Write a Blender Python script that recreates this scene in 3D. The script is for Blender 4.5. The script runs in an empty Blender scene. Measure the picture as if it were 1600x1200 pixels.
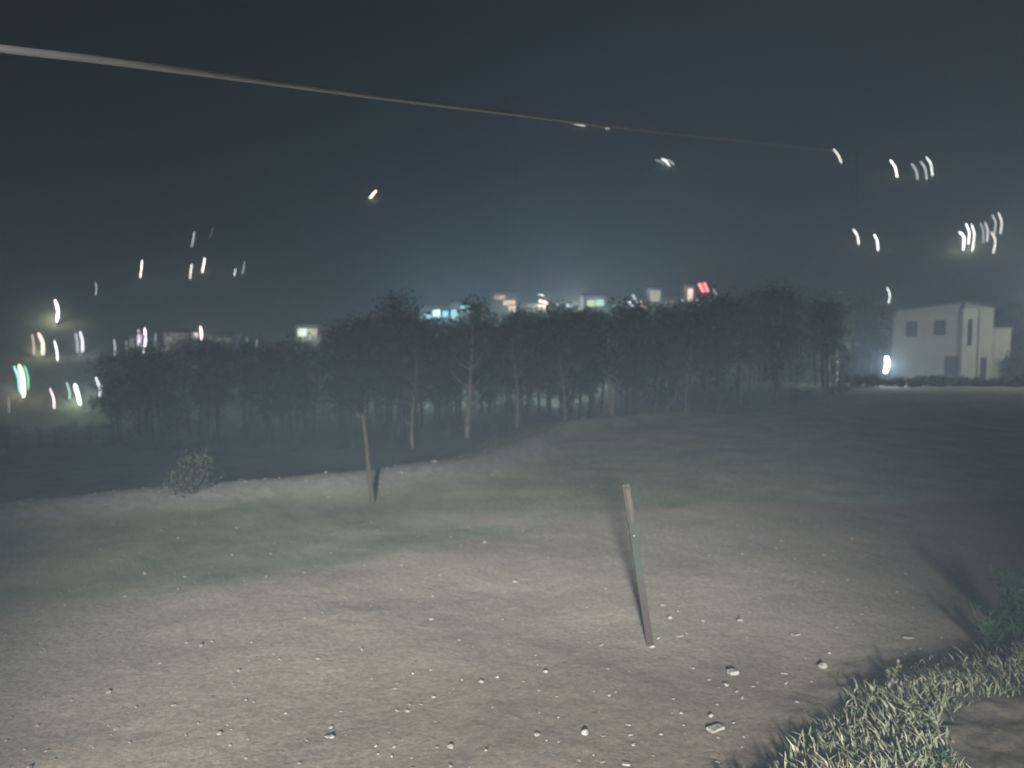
import bpy, bmesh, math, random
import numpy as np
from mathutils import Vector, Matrix

# ------------------------------------------------------------------ camera
PITCH = math.atan(80/1202.0); F = 1202.0; EYE = Vector((0, 0, 2.3))
scene = bpy.context.scene
COL = scene.collection
cam_d = bpy.data.cameras.new('camera'); cam = bpy.data.objects.new('camera', cam_d); COL.objects.link(cam)
cam.location = EYE; cam.rotation_euler = (math.pi/2 - PITCH, 0, 0)
cam_d.sensor_width = 36; cam_d.lens = F/1600*36; cam_d.clip_end = 3000; cam_d.clip_start = 0.05
cam_d.dof.use_dof = True; cam_d.dof.focus_distance = 2.8; cam_d.dof.aperture_fstop = 2.4
scene.camera = cam
# ------------------------------------------------------------------ world: a night sky
SUN_EL, SUN_AZ = math.radians(38), math.radians(200)      # weak sky light coming from behind the camera
w = bpy.data.worlds.new('World'); scene.world = w; w.use_nodes = True
nt = w.node_tree; nt.nodes.clear()
out = nt.nodes.new('ShaderNodeOutputWorld'); bg = nt.nodes.new('ShaderNodeBackground')
sky = nt.nodes.new('ShaderNodeTexSky'); sky.sky_type = 'NISHITA'; sky.sun_disc = False
sky.sun_elevation = SUN_EL; sky.sun_rotation = SUN_AZ
hsv = nt.nodes.new('ShaderNodeHueSaturation'); hsv.inputs['Saturation'].default_value = 0.75
nt.links.new(sky.outputs[0], hsv.inputs['Color']); nt.links.new(hsv.outputs[0], bg.inputs[0])
SKY_STRENGTH = 0.0011
bg.inputs[1].default_value = SKY_STRENGTH
nt.links.new(bg.outputs[0], out.inputs[0])
# ------------------------------------------------------------------ weak broad night light
sd = bpy.data.lights.new('sun', 'SUN'); sd.energy = 0.06; sd.angle = math.radians(12); sd.color = (.92, .97, 1)
sun = bpy.data.objects.new('sun', sd); COL.objects.link(sun)
_d = Vector((math.sin(SUN_AZ)*math.cos(SUN_EL), math.cos(SUN_AZ)*math.cos(SUN_EL), math.sin(SUN_EL)))
sun.rotation_euler = _d.to_track_quat('Z', 'Y').to_euler()
scene.view_settings.view_transform = 'Standard'; scene.view_settings.look = 'None'
scene.view_settings.exposure = 0; scene.view_settings.gamma = 1; scene.view_settings.use_curve_mapping = False
scene.render.engine = 'CYCLES'
scene.cycles.volume_bounces = 0; scene.cycles.max_bounces = 6
scene.cycles.sample_clamp_indirect = 2.0
SIGMA = 0.0070                                             # haze extinction per metre
HAZE_TOP = 170.0
FLOOD_W, HOUSE_W, GLOW = 49500, 800, 5.0
# unseen lamp behind the camera that lights the yard
LAMP_POS = Vector((-.5, -8, 3.45)); LAMP_AIM = Vector((-.1, 16, 2.4))

# ------------------------------------------------------------------ helpers
rng = random.Random(7)
def tag(o, label=None, cat=None, group=None, kind=None):
    if label: o['label'] = label
    if cat: o['category'] = cat
    if group: o['group'] = group
    if kind: o['kind'] = kind
    return o
def empty(name, loc, rz=0):
    o = bpy.data.objects.new(name, None); COL.objects.link(o); o.location = loc; o.rotation_euler = (0, 0, rz)
    o.empty_display_size = .2
    return o
def link(name, bm, m, parent=None, smooth=False):
    me = bpy.data.meshes.new(name); bm.to_mesh(me); bm.free()
    if smooth:
        for p in me.polygons: p.use_smooth = True
    me.materials.append(m)
    o = bpy.data.objects.new(name, me); COL.objects.link(o)
    if parent: o.parent = parent
    return o
def box(bm, x0, x1, y0, y1, z0, z1, bev=0):
    r = bmesh.ops.create_cube(bm, size=1, matrix=Matrix.Translation(((x0+x1)/2, (y0+y1)/2, (z0+z1)/2)) @ Matrix.Diagonal((x1-x0, y1-y0, z1-z0, 1)))
    if bev:
        es = list({e for v in r['verts'] for e in v.link_edges})
        bmesh.ops.bevel(bm, geom=es, offset=bev, segments=1, affect='EDGES')
def tube(bm, pts, rad, n=8):
    pts = [Vector(p) for p in pts]
    if not hasattr(rad, '__len__'): rad = [rad]*len(pts)
    rings = []
    for i, p in enumerate(pts):
        t = (pts[min(i+1, len(pts)-1)] - pts[max(i-1, 0)]).normalized()
        a = t.cross(Vector((0, 1, 0.01)))
        if a.length < .1: a = t.cross(Vector((1, 0, 0)))
        a.normalize(); b = t.cross(a)
        rings.append([bm.verts.new(p + (a*math.cos(q) + b*math.sin(q))*rad[i]) for q in (2*math.pi*k/n for k in range(n))])
    for r0, r1 in zip(rings, rings[1:]):
        for k in range(n): bm.faces.new((r0[k], r0[(k+1) % n], r1[(k+1) % n], r1[k]))
    bm.faces.new(rings[0][::-1]); bm.faces.new(rings[-1])
def ray(px, py):
    x = (px-800)/F; u = (600-py)/F
    d = Vector((x, math.cos(PITCH)+u*math.sin(PITCH), -math.sin(PITCH)+u*math.cos(PITCH)))
    return d/d.y
def at(px, py, D): return EYE + ray(px, py)*D
def project(p):
    v = cam.rotation_euler.to_matrix().transposed() @ (Vector(p)-EYE)
    return 800+F*v.x/-v.z, 600-F*v.y/-v.z

# value noise
_perm = np.random.RandomState(3).permutation(4096)
def _hash(i, j): return _perm[(_perm[i & 4095] + j) & 4095]/4095.0
def vnoise(x, y):
    xi = np.floor(x).astype(np.int64); yi = np.floor(y).astype(np.int64)
    fx = x-xi; fy = y-yi; fx = fx*fx*(3-2*fx); fy = fy*fy*(3-2*fy)
    a = _hash(xi, yi); b = _hash(xi+1, yi); c = _hash(xi, yi+1); d = _hash(xi+1, yi+1)
    return (a*(1-fx)+b*fx)*(1-fy)+(c*(1-fx)+d*fx)*fy
def fbm(x, y, o=4):
    s = 0; a = .5; t = 0
    for k in range(o):
        s = s+a*vnoise(x*2**k+17*k, y*2**k-9*k); t += a; a *= .5
    return s/t-.5
def sm(a, b, x):
    t = np.clip((x-a)/(b-a), 0, 1); return t*t*(3-2*t)

EDGE = [(-60, 3), (-30, 5.5), (-12, 8.7), (-6.6, 9.9), (-4.7, 11.1), (-2.5, 12.0), (-.8, 14.0), (.2, 16.6), (1.0, 18.9), (3.5, 21.5), (8, 24), (11.5, 27.6), (39, 69), (100, 150)]
CREST = [(-30, .3), (-3, 1.0), (.2, 2.1), (1.52, 3.2), (2.75, 4.45), (3.6, 4.75), (5, 5.5), (8, 6.5), (20, 9), (60, 20)]
ex, ey = np.array(EDGE).T; cx, cy = np.array(CREST).T
def edge_s(X, Y):
    e = np.interp(X, ex, ey); g = (np.interp(X+.4, ex, ey)-np.interp(X-.4, ex, ey))/.8
    return (Y-e+0.5*fbm(X*.8, Y*.3+5, 2))/np.sqrt(1+g*g)
def crest_t(X, Y):
    e = np.interp(X, cx, cy); g = (np.interp(X+.2, cx, cy)-np.interp(X-.2, cx, cy))/.4
    return (Y-e)/np.sqrt(1+g*g)
def height(X, Y, fine=True):
    X = np.asarray(X, float); Y = np.asarray(Y, float)
    r = np.hypot(X, Y); s = edge_s(X, Y)
    wl = 1-sm(8, 17, X)
    z = -.045*np.clip(Y-22, 0, 90)
    z = z - wl*(1.7*sm(0, 5.5, s)+.03*np.clip(s-5, 0, 60))
    z = z - wl*sm(14, 60, Y)*.05*np.clip(-X-4, 0, 90)
    z = z + .22*np.exp(-((s+.7)/.55)**2)*(1-sm(0, 8, X))                   # rubble lip of the yard
    z = z + .8*np.clip(r-112, 0, 150) + 1.5*sm(60, 120, r)*fbm(X*.03, Y*.03, 3) + sm(130, 200, r)*14*fbm(X*.012+4, Y*.012, 3)
    t = crest_t(X, Y)
    z = z + (.15+.02*sm(1, 3, X))*(1-sm(-.15, .95, t))
    z = z + .10*fbm(X*.45, Y*.45, 3)*sm(1, 4, r)
    if fine:
        k = 1-sm(25, 60, r)
        z = z + k*(.022*fbm(X*1.7, Y*1.7, 3)+.007*fbm(X*9, Y*9, 3))
        z = z + .05*(1-sm(.2, 1.2, np.abs(t)))*fbm(X*6, Y*6, 3)
    return z
def hz(x, y): return float(height(np.array([x]), np.array([y]))[0])
def ground_hit(px, py, lo=1.5, hi=260):
    d = ray(px, py)
    D = np.geomspace(lo, hi, 1500)
    dz = (EYE.z+d.z*D) - height(d.x*D, D, True)
    idx = np.where(dz <= 0)[0]
    if len(idx) == 0: return hi
    return float(D[idx[0]])
def ground_at(px, py, lo=1.5):
    D = ground_hit(px, py, lo); p = at(px, py, D); return Vector((p.x, p.y, hz(p.x, p.y)))

# ------------------------------------------------------------------ materials
def mat(name, col, rough=.85, noise=0.0, scale=4, col2=None, bump=0, metal=0, emit=None, es=0):
    m = bpy.data.materials.new(name); m.use_nodes = True; n = m.node_tree; b = n.nodes['Principled BSDF']
    b.inputs['Base Color'].default_value = (*col, 1); b.inputs['Roughness'].default_value = rough; b.inputs['Metallic'].default_value = metal
    tc = n.nodes.new('ShaderNodeTexCoord'); nz = n.nodes.new('ShaderNodeTexNoise'); nz.inputs['Scale'].default_value = scale; nz.inputs['Detail'].default_value = 6
    n.links.new(tc.outputs['Object'], nz.inputs['Vector'])
    if col2 or noise:
        cr = n.nodes.new('ShaderNodeValToRGB'); c2 = col2 or tuple(c*(1-noise) for c in col)
        cr.color_ramp.elements[0].position = .35; cr.color_ramp.elements[1].position = .65
        cr.color_ramp.elements[0].color = (*c2, 1); cr.color_ramp.elements[1].color = (*col, 1)
        n.links.new(nz.outputs[0], cr.inputs[0]); n.links.new(cr.outputs[0], b.inputs['Base Color'])
    if bump:
        bp = n.nodes.new('ShaderNodeBump'); bp.inputs['Strength'].default_value = bump; bp.inputs['Distance'].default_value = .03
        n.links.new(nz.outputs[0], bp.inputs['Height']); n.links.new(bp.outputs[0], b.inputs['Normal'])
    if emit:
        b.inputs['Emission Color'].default_value = (*emit, 1); b.inputs['Emission Strength'].default_value = es
    return m
M = dict(
    wall=mat('house paint', (.46, .46, .42), .9, .18, .7, bump=.2),
    wall_lit=mat('lit side paint', (.72, .73, .63), .9, .15, .9, bump=.2),  # house paint made lighter: stronger light on the right wing put into colour
    roof=mat('roof concrete', (.10, .10, .10), .9, .3, 2),
    frame=mat('window frame', (.05, .05, .045), .6, .2, 5),
    dark=mat('dark window glass', (.015, .018, .02), .6),
    farwall=mat('far house wall', (.22, .21, .20), .9, .3, 1),
    post=mat('lamp post steel', (.10, .10, .10), .5, .3, 8, metal=.6),
    bark=mat('bark', (.10, .085, .07), .9, .4, 12, bump=.6),
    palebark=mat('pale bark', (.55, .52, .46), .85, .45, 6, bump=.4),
    leaf=mat('leaf', (.055, .075, .04), .7, .4, 3),
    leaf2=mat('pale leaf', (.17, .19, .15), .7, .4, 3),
    weed=mat('weed leaf', (.03, .075, .03), .55, .4, 9),
    paleleaf=mat('pale weed leaf', (.22, .25, .13), .6, .3, 9),
    cable=mat('cable sheath', (.78, .80, .84), .6, .2, 3),
    stone=mat('pale stone', (.24, .232, .22), .9, .25, 30, bump=.4),
    stone2=mat('grey stone', (.21, .20, .185), .9, .35, 25, bump=.4),
    wood=mat('weathered stake', (.045, .044, .036), .85, .4, 18, bump=.5),
)
# ------------------------------------------------------------------ ground sheet
def build_ground():
    rad = np.concatenate([np.geomspace(.4, 2, 24)[:-1], np.geomspace(2, 12, 270)[:-1], np.geomspace(12, 42, 150)[:-1], np.geomspace(42, 520, 130)])
    ang = np.concatenate([np.radians(np.linspace(-42, 42, 640)), np.radians(np.linspace(42, 318, 70))[1:-1]])
    A, R = np.meshgrid(ang, rad); X = np.sin(A)*R; Y = np.cos(A)*R
    Z = height(X, Y); nr, na = A.shape
    co = np.stack([X, Y, Z], -1).reshape(-1, 3)
    co = np.vstack([co, [[0, 0, float(height(np.array([0.]), np.array([0.]))[0])]]])
    i = np.arange(nr-1)[:, None]; j = np.arange(na)[None, :]; j2 = (j+1) % na
    q = np.stack([i*na+j+0*i, (i+1)*na+j, (i+1)*na+j2, i*na+j2+0*i], -1).reshape(-1, 4)[:, ::-1]
    tri = np.stack([np.full(na, nr*na), np.arange(na), (np.arange(na)+1) % na], -1)[:, ::-1]
    me = bpy.data.meshes.new('ground')
    me.vertices.add(len(co)); me.vertices.foreach_set('co', co.ravel())
    loops = np.concatenate([q.ravel(), tri.ravel()]); me.loops.add(len(loops)); me.loops.foreach_set('vertex_index', loops.astype(np.int32))
    me.polygons.add(len(q)+len(tri)); ls = np.concatenate([np.arange(len(q))*4, len(q)*4+np.arange(len(tri))*3])
    me.polygons.foreach_set('loop_start', ls.astype(np.int32))
    me.update(calc_edges=True); me.validate()
    me.polygons.foreach_set('use_smooth', np.ones(len(me.polygons), bool))
    x, y = co[:, 0], co[:, 1]
    g = grass_mask(x, y); p = pale_mask(x, y)
    fall = np.clip(np.maximum((1-sm(4.3, 6.6, y+.8*fbm(x*.6, y*.6, 3)))*sm(-3.5, .5, x), sm(1.6, 4.2, x-.12*(y-6)+1.2*fbm(x*.5, y*.5, 3))), 0, 1)  # lamp falloff at the bottom and right, painted into the dirt colour
    for nm, v in (('grass', g), ('pale', p), ('falloff', fall)):
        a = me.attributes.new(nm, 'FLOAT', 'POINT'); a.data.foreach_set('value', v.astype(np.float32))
    m = bpy.data.materials.new('ground'); m.use_nodes = True; n = m.node_tree; b = n.nodes['Principled BSDF']; b.inputs['Roughness'].default_value = .95
    L = n.links.new
    tc = n.nodes.new('ShaderNodeTexCoord')
    def noise(sc, det=8, rg=.6):
        t = n.nodes.new('ShaderNodeTexNoise'); t.inputs['Scale'].default_value = sc; t.inputs['Detail'].default_value = det; t.inputs['Roughness'].default_value = rg
        L(tc.outputs['Object'], t.inputs['Vector']); return t.outputs[0]
    def ramp(src, p0, c0, p1, c1):
        r = n.nodes.new('ShaderNodeValToRGB'); e = r.color_ramp.elements
        e[0].position = p0; e[1].position = p1; e[0].color = (*c0, 1); e[1].color = (*c1, 1); L(src, r.inputs[0]); return r.outputs[0]
    def mix(f, a, c, mode='MIX'):
        x = n.nodes.new('ShaderNodeMix'); x.data_type = 'RGBA'; x.blend_type = mode
        if isinstance(f, float): x.inputs[0].default_value = f
        else: L(f, x.inputs[0])
        L(a, x.inputs[6]); L(c, x.inputs[7]); return x.outputs[2]
    def attr(nm): t = n.nodes.new('ShaderNodeAttribute'); t.attribute_name = nm; return t.outputs['Fac']
    dirt = ramp(noise(.5, 5), .35, (.265, .243, .218), .68, (.335, .31, .28))
    speck = ramp(noise(30, 10, .8), .30, (.45, .43, .41), .60, (1.08, 1.07, 1.05))
    dirt = mix(1.0, dirt, speck, 'MULTIPLY')
    peb = n.nodes.new('ShaderNodeTexVoronoi'); peb.inputs['Scale'].default_value = 17; L(tc.outputs['Object'], peb.inputs['Vector'])
    pr = ramp(peb.outputs['Distance'], .07, (1, 1, 1), .12, (0, 0, 0))
    pk = ramp(noise(3.1, 3), .58, (0, 0, 0), .66, (.35, .35, .35))
    light = n.nodes.new('ShaderNodeRGB'); light.outputs[0].default_value = (.5, .48, .44, 1)
    dirt = mix(mix(1.0, pr, pk, 'MULTIPLY'), dirt, light.outputs[0])
    fall_col = n.nodes.new('ShaderNodeRGB'); fall_col.outputs[0].default_value = (.56, .525, .49, 1)
    dirt = mix(attr('falloff'), dirt, mix(1.0, dirt, fall_col.outputs[0], 'MULTIPLY'))
    grs = ramp(noise(1.3, 8, .7), .35, (.125, .148, .105), .68, (.23, .25, .18))
    pal = ramp(noise(7, 8, .7), .38, (.13, .14, .13), .64, (.23, .24, .225))
    def sharpen(src, wob, lo, hi):
        a = n.nodes.new('ShaderNodeMath'); a.operation = 'ADD'; L(src, a.inputs[0])
        s = n.nodes.new('ShaderNodeMath'); s.operation = 'MULTIPLY_ADD'; L(noise(3.5, 8, .7), s.inputs[0]); s.inputs[1].default_value = wob; s.inputs[2].default_value = -wob/2
        L(s.outputs[0], a.inputs[1])
        r = n.nodes.new('ShaderNodeMapRange'); r.inputs['From Min'].default_value = lo; r.inputs['From Max'].default_value = hi; L(a.outputs[0], r.inputs[0]); return r.outputs[0]
    c = mix(sharpen(attr('grass'), .9, .25, .75), dirt, grs)
    c = mix(sharpen(attr('pale'), .8, .3, .8), c, pal)
    L(c, b.inputs['Base Color'])
    bp = n.nodes.new('ShaderNodeBump'); bp.inputs['Strength'].default_value = .35; bp.inputs['Distance'].default_value = .035
    L(noise(16, 10, .72), bp.inputs['Height']); L(bp.outputs[0], b.inputs['Normal'])
    me.materials.append(m)
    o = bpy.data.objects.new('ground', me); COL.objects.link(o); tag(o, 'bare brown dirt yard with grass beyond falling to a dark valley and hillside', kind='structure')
    return o
# boundary between bare dirt and grass, a line across the yard
DG = [(-40, 3.5), (-6.6, 5.6), (-3.2, 6.4), (-1.6, 7.4), (.35, 8.7), (1.6, 9.6), (3.7, 10.0), (6.8, 10.2), (14, 11), (60, 20)]
dx, dy = np.array(DG).T
def grass_mask(x, y):
    d = y-np.interp(x, dx, dy)+1.0*fbm(x*.5, y*.5, 3)
    g = sm(-.5, .9, d)
    t = crest_t(x, y); bank = (1-sm(.3, .9, t))*(x > .1)
    patch = np.exp(-(((x-3.05)/.85)**2+((y-3.75)/.75)**2)**2)     # bare soil on the bank
    g = np.maximum(g, bank*(1-1.6*np.clip(patch, 0, 1)))
    hole = np.exp(-(((x-.1)/2.0)**2+((y-9.4)/.5)**2))*.7+np.exp(-(((x-3)/3.0)**2+((y-17)/.6)**2))*.8+np.exp(-(((x-2)/1.6)**2+((y-12.5)/.35)**2))*.6
    return np.clip(g-hole, 0, 1)
def pale_mask(x, y):
    s = edge_s(x, y)
    return np.exp(-((s+.8)/.62)**2)*(1-sm(.5, 3, x))*(.45+.8*vnoise(x*.9, y*.9))+.5*np.exp(-((s+.5)/.4)**2)*sm(.5, 3, x)*(1-sm(4, 7, x))
build_ground()

# ------------------------------------------------------------------ sparse grass (stuff)
def blades(name, pts, label, cat, hmin, hmax, wid, colA, colB, lean=.6, seed=1):
    R = random.Random(seed); V = []; Fc = []; T = []
    for (x, y, t, k) in pts:
        z = hz_fast(x, y); h = R.uniform(hmin, hmax)*k; a = R.uniform(0, 6.283); l = R.uniform(.1, lean)*h
        wx, wy = math.cos(a)*wid*k/2, math.sin(a)*wid*k/2; b = R.uniform(0, 6.283)
        lx, ly = math.cos(b)*l-.12*h, math.sin(b)*l
        i = len(V)
        V += [(x-wx, y-wy, z-.01), (x+wx, y+wy, z-.01), (x+lx*.4+wx*.8, y+ly*.4+wy*.8, z+h*.6), (x+lx*.4-wx*.8, y+ly*.4-wy*.8, z+h*.6), (x+lx, y+ly, z+h)]
        Fc += [(i, i+1, i+2, i+3), (i+3, i+2, i+4)]; T += [t]*5
    me = bpy.data.meshes.new(name); me.from_pydata(V, [], Fc); a = me.attributes.new('tint', 'FLOAT', 'POINT'); a.data.foreach_set('value', T)
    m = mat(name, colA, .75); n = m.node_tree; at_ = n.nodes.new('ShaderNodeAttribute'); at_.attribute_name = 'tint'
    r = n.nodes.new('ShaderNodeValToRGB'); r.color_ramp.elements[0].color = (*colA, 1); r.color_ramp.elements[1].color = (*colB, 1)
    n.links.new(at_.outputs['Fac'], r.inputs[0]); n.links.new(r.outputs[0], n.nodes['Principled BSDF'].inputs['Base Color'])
    me.materials.append(m); o = bpy.data.objects.new(name, me); COL.objects.link(o)
    return tag(o, label, kind='stuff')
_zc = {}
def hz_fast(x, y): return _zc.get((x, y)) if (x, y) in _zc else hz(x, y)
def cache(P):
    x = np.array([p[0] for p in P]); y = np.array([p[1] for p in P]); z = height(x, y)
    for a, b, c in zip(x.tolist(), y.tolist(), z.tolist()): _zc[(a, b)] = c
def bank_points(n, seed):
    R = np.random.RandomState(seed); x = R.uniform(.35, 5.2, n); y = R.uniform(1.6, 6, n)
    t = crest_t(x, y); g = grass_mask(x, y)
    cl = vnoise(x*5, y*5)
    keep = (t < .62) & (t > -2.6) & (R.uniform(0, 1, n) < g**1.5*(.35+.9*cl)*(1-.75*sm(.05, .6, t)))
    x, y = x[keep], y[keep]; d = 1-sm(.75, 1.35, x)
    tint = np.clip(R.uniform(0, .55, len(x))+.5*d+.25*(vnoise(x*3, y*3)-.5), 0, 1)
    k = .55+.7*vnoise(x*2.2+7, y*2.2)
    return list(zip(x.tolist(), y.tolist(), tint.tolist(), k.tolist()))
P = bank_points(110000, 2); cache(P)
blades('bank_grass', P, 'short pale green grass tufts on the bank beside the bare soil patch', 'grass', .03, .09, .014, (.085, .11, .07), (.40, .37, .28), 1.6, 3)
R_ = np.random.RandomState(5)
N = 70000; Dd = np.exp(R_.uniform(math.log(5), math.log(34), N)); A_ = np.radians(R_.uniform(-38, 38, N)); X_, Y_ = Dd*np.tan(A_), Dd
k_ = (R_.uniform(0, 1, N) < grass_mask(X_, Y_)*(.15+.85*sm(.45, .65, vnoise(X_*1.6, Y_*1.6)))) & (edge_s(X_, Y_) < 3)
X_, Y_ = X_[k_], Y_[k_]
P = list(zip(X_.tolist(), Y_.tolist(), np.clip(R_.uniform(0, .5, len(X_)), 0, 1).tolist(), (.35+Y_*.012).tolist())); cache(P)
blades('field_grass', P, 'thin low grass growing on the yard beyond the bare dirt', 'grass', .02, .05, .012, (.05, .065, .04), (.10, .11, .075), 1.4, 4)
# fine gravel
def gravel(name, pts, m, label):
    bm = bmesh.new()
    for (x, y, s) in pts:
        z = hz_fast(x, y); r = bmesh.ops.create_icosphere(bm, subdivisions=1, radius=s)
        fl = rng.uniform(.4, .8); a = rng.uniform(0, 3.1); st = rng.uniform(.9, 1.6)
        for v in r['verts']:
            c = v.co; c *= rng.uniform(.75, 1.15); c.x *= st; c.z *= fl
            c.x, c.y = c.x*math.cos(a)-c.y*math.sin(a), c.x*math.sin(a)+c.y*math.cos(a)
            c += Vector((x, y, z+s*.15))
    return tag(link(name, bm, m), label, kind='stuff')
pts = []
for i in range(520):
    D = math.exp(rng.uniform(math.log(3.2), math.log(9.5))); x = D*rng.uniform(-.7, .6)
    if float(crest_t(np.array([x]), np.array([D]))[0]) < .5: continue
    pts.append((x, D, rng.uniform(.004, .013)*(1 if rng.random() < .9 else 1.7)))
cache(pts); gravel('gravel', pts, M['stone2'], 'fine grey gravel scattered over the bare dirt')
pts = []
for i in range(160):
    X0 = rng.uniform(-11, 3.2); Y0 = float(np.interp(X0, ex, ey))-rng.gauss(.75, .35); pts.append((X0, Y0, rng.uniform(.012, .035)))
cache(pts); gravel('rubble', pts, M['stone2'], 'grey rubble strewn along the lip of the yard')

# ------------------------------------------------------------------ separate pale stones
STONES = [  # px, py, size px, kind, label
 (1145, 1053, 15, 'b', 'squarish pale stone block on the dirt between post and bank'),
 (1118, 1140, 28, 'f', 'long flat pale slab lying on the dirt near the bottom'),
 (1285, 1043, 15, 's', 'rounded grey-white stone on dirt just before the bank grass'),
 (1046, 967, 9, 's', 'white stone a step beyond the foot of the rusty post'),
 (1098, 971, 6, 's', 'small white stone right of the one beyond the rusty post'),
 (1019, 1013, 8, 's', 'little pale stone touching the foot of the rusty post'),
 (915, 1148, 14, 's', 'round white stone, brightest on the dirt at the bottom'),
 (852, 1051, 9, 's', 'white round stone alone on the dirt left of the post'),
 (1243, 993, 13, 'f', 'flat dull stone in the dim dirt beyond the bank'),
 (1157, 972, 10, 's', 'dull upright stone in the dim dirt right of the post'),
 (1228, 1070, 6, 's', 'tiny bright white chip before the squared bank stones'),
 (1225, 1053, 11, 'f', 'dull flat stone just above the tiny bright chip'),
 (1134, 1072, 9, 's', 'grey stone just below the squarish pale block'),
 (1150, 1083, 7, 's', 'small round stone, second below the squarish block'),
 (1160, 1093, 6, 's', 'small pale stone, third below the squarish block'),
 (1112, 1120, 10, 's', 'pale stone resting just behind the long flat slab'),
 (757, 848, 6, 's', 'small white stone on the grass and dirt border'),
 (769, 743, 5, 's', 'small white stone lying in the grass below the rubble lip'),
 (805, 911, 8, 's', 'faint pale stone on the brightest bare dirt'),
 (640, 1102, 5, 's', None), (566, 1016, 6, 's', None), (612, 1184, 6, 's', None), (760, 1173, 6, 's', None), (658, 1102, 5, 's', None),
 (985, 1150, 8, 'f', None), (982, 1134, 9, 'f', None), (990, 1165, 7, 's', None), (943, 1151, 7, 'f', None), (941, 1191, 8, 'f', None), (978, 1196, 13, 'f', None),
 (870, 1090, 5, 's', None), (840, 1040, 4, 's', None), (777, 1060, 6, 's', None), (942, 1008, 4, 's', None), (928, 1081, 4, 's', None), (1065, 1115, 7, 's', None), (918, 950, 4, 's', None),
 (1028, 999, 6, 's', None), (1062, 994, 10, 'f', None), (510, 1152, 8, 's', None), (587, 1166, 6, 's', None), (621, 1112, 6, 's', None), (645, 1053, 5, 's', None), (1146, 1130, 5, 's', None), (1050, 1116, 4, 's', None),
 (1295, 1022, 6, 's', None), (1420, 998, 16, 'f', None), (1290, 1190, 0, 's', None),
]
def stone_mesh(kind, seed, s):
    R = random.Random(seed); bm = bmesh.new()
    if kind == 's':
        bmesh.ops.create_icosphere(bm, subdivisions=2, radius=s/2)
        k = [Vector((R.uniform(-1, 1), R.uniform(-1, 1), R.uniform(-1, 1))).normalized() for _ in range(6)]
        for v in bm.verts:
            d = v.co.normalized()
            for q in k:
                e = d.dot(q)
                if e > .62: v.co -= q*(e-.62)*s*.5
        for v in bm.verts: v.co.z *= .7; v.co.x *= 1.12
    else:
        hx, hy, hh = (s/2, s*.4, s*.5) if kind == 'b' else (s/2, s*.3, s*.16)
        box(bm, -hx, hx, -hy, hy, -hh*.5, hh*.6, s*.06)
        for v in bm.verts: v.co += Vector((R.uniform(-1, 1), R.uniform(-1, 1), R.uniform(-1, 1)))*s*.05
    return bm
for i, (px, py, s, k, lab) in enumerate(STONES):
    if s == 0: continue
    p = ground_at(px, py, 2.2); sz = s/F*p.y
    o = link('stone', stone_mesh(k, i, sz), M['stone'])
    o.location = p + Vector((0, 0, sz*.18 if k == 's' else sz*.06)); o.rotation_euler = (0, 0, rng.uniform(-.5, .5))
    tag(o, lab or 'small pale stone lying loose on the bare brown dirt', 'stone', 'pale stones scattered on the dirt yard')

# ------------------------------------------------------------------ the two stakes
def rusty():
    m = bpy.data.materials.new('rust and green paint'); m.use_nodes = True; n = m.node_tree; b = n.nodes['Principled BSDF']; L = n.links.new
    tc = n.nodes.new('ShaderNodeTexCoord'); sp = n.nodes.new('ShaderNodeSeparateXYZ'); L(tc.outputs['Object'], sp.inputs[0])
    nz = n.nodes.new('ShaderNodeTexNoise'); nz.inputs['Scale'].default_value = 14; nz.inputs['Detail'].default_value = 8; L(tc.outputs['Object'], nz.inputs['Vector'])
    ma = n.nodes.new('ShaderNodeMath'); ma.operation = 'MULTIPLY_ADD'; L(nz.outputs[0], ma.inputs[0]); ma.inputs[1].default_value = .35; L(sp.outputs['Z'], ma.inputs[2])
    r = n.nodes.new('ShaderNodeValToRGB'); e = r.color_ramp.elements
    for pos, c in ((.0, (.035, .02, .018)), (.42, (.04, .025, .022)), (.60, (.04, .045, .04)), (.68, (.025, .045, .038)), (.85, (.025, .038, .033)), (.93, (.06, .055, .048)), (1.0, (.08, .065, .058))):
        q = e.new(pos) if pos not in (0., 1.) else e[0 if pos == 0 else -1]; q.color = (*[k*.6 for k in c], 1)
    mr = n.nodes.new('ShaderNodeMapRange'); mr.inputs['From Max'].default_value = 1.25; L(ma.outputs[0], mr.inputs[0]); L(mr.outputs[0], r.inputs[0]); L(r.outputs[0], b.inputs['Base Color'])
    b.inputs['Roughness'].default_value = .8; b.inputs['Metallic'].default_value = .15
    bp = n.nodes.new('ShaderNodeBump'); bp.inputs['Strength'].default_value = .4; bp.inputs['Distance'].default_value = .01; L(nz.outputs[0], bp.inputs['Height']); L(bp.outputs[0], b.inputs['Normal'])
    return m
p0 = ground_at(1017, 1010, 3); p1 = at(978, 757, p0.y-.05); v = p1-p0; ln = v.length
t = empty('post', p0); t.rotation_euler = v.to_track_quat('Z', 'Y').to_euler(); t.rotation_euler.z = 0
t.rotation_mode = 'QUATERNION'; t.rotation_quaternion = Vector((0, 0, 1)).rotation_difference(v.normalized())
tag(t, 'thin rusty steel angle post with green paint, leaning in the bare dirt', 'post', 'lone posts in the yard')
bm = bmesh.new(); W = .052
for (a, b_, c, d) in ((-W/2, W/2, -.003, .003), (-W/2, -W/2+.006, .003, .045)): box(bm, a, b_, c, d, -.08, ln, .001)
for vv in bm.verts: vv.co.x += .004*math.sin(vv.co.z*5)
link('shaft', bm, rusty(), t)
bm = bmesh.new(); tube(bm, [(-W*.28, -.004, ln*.99), (-W*.3, -.006, ln*.6)], .007, 6); tube(bm, [(-W*.28, -.006, ln*.985), (W*.3, -.006, ln*.975)], .009, 6)
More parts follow.
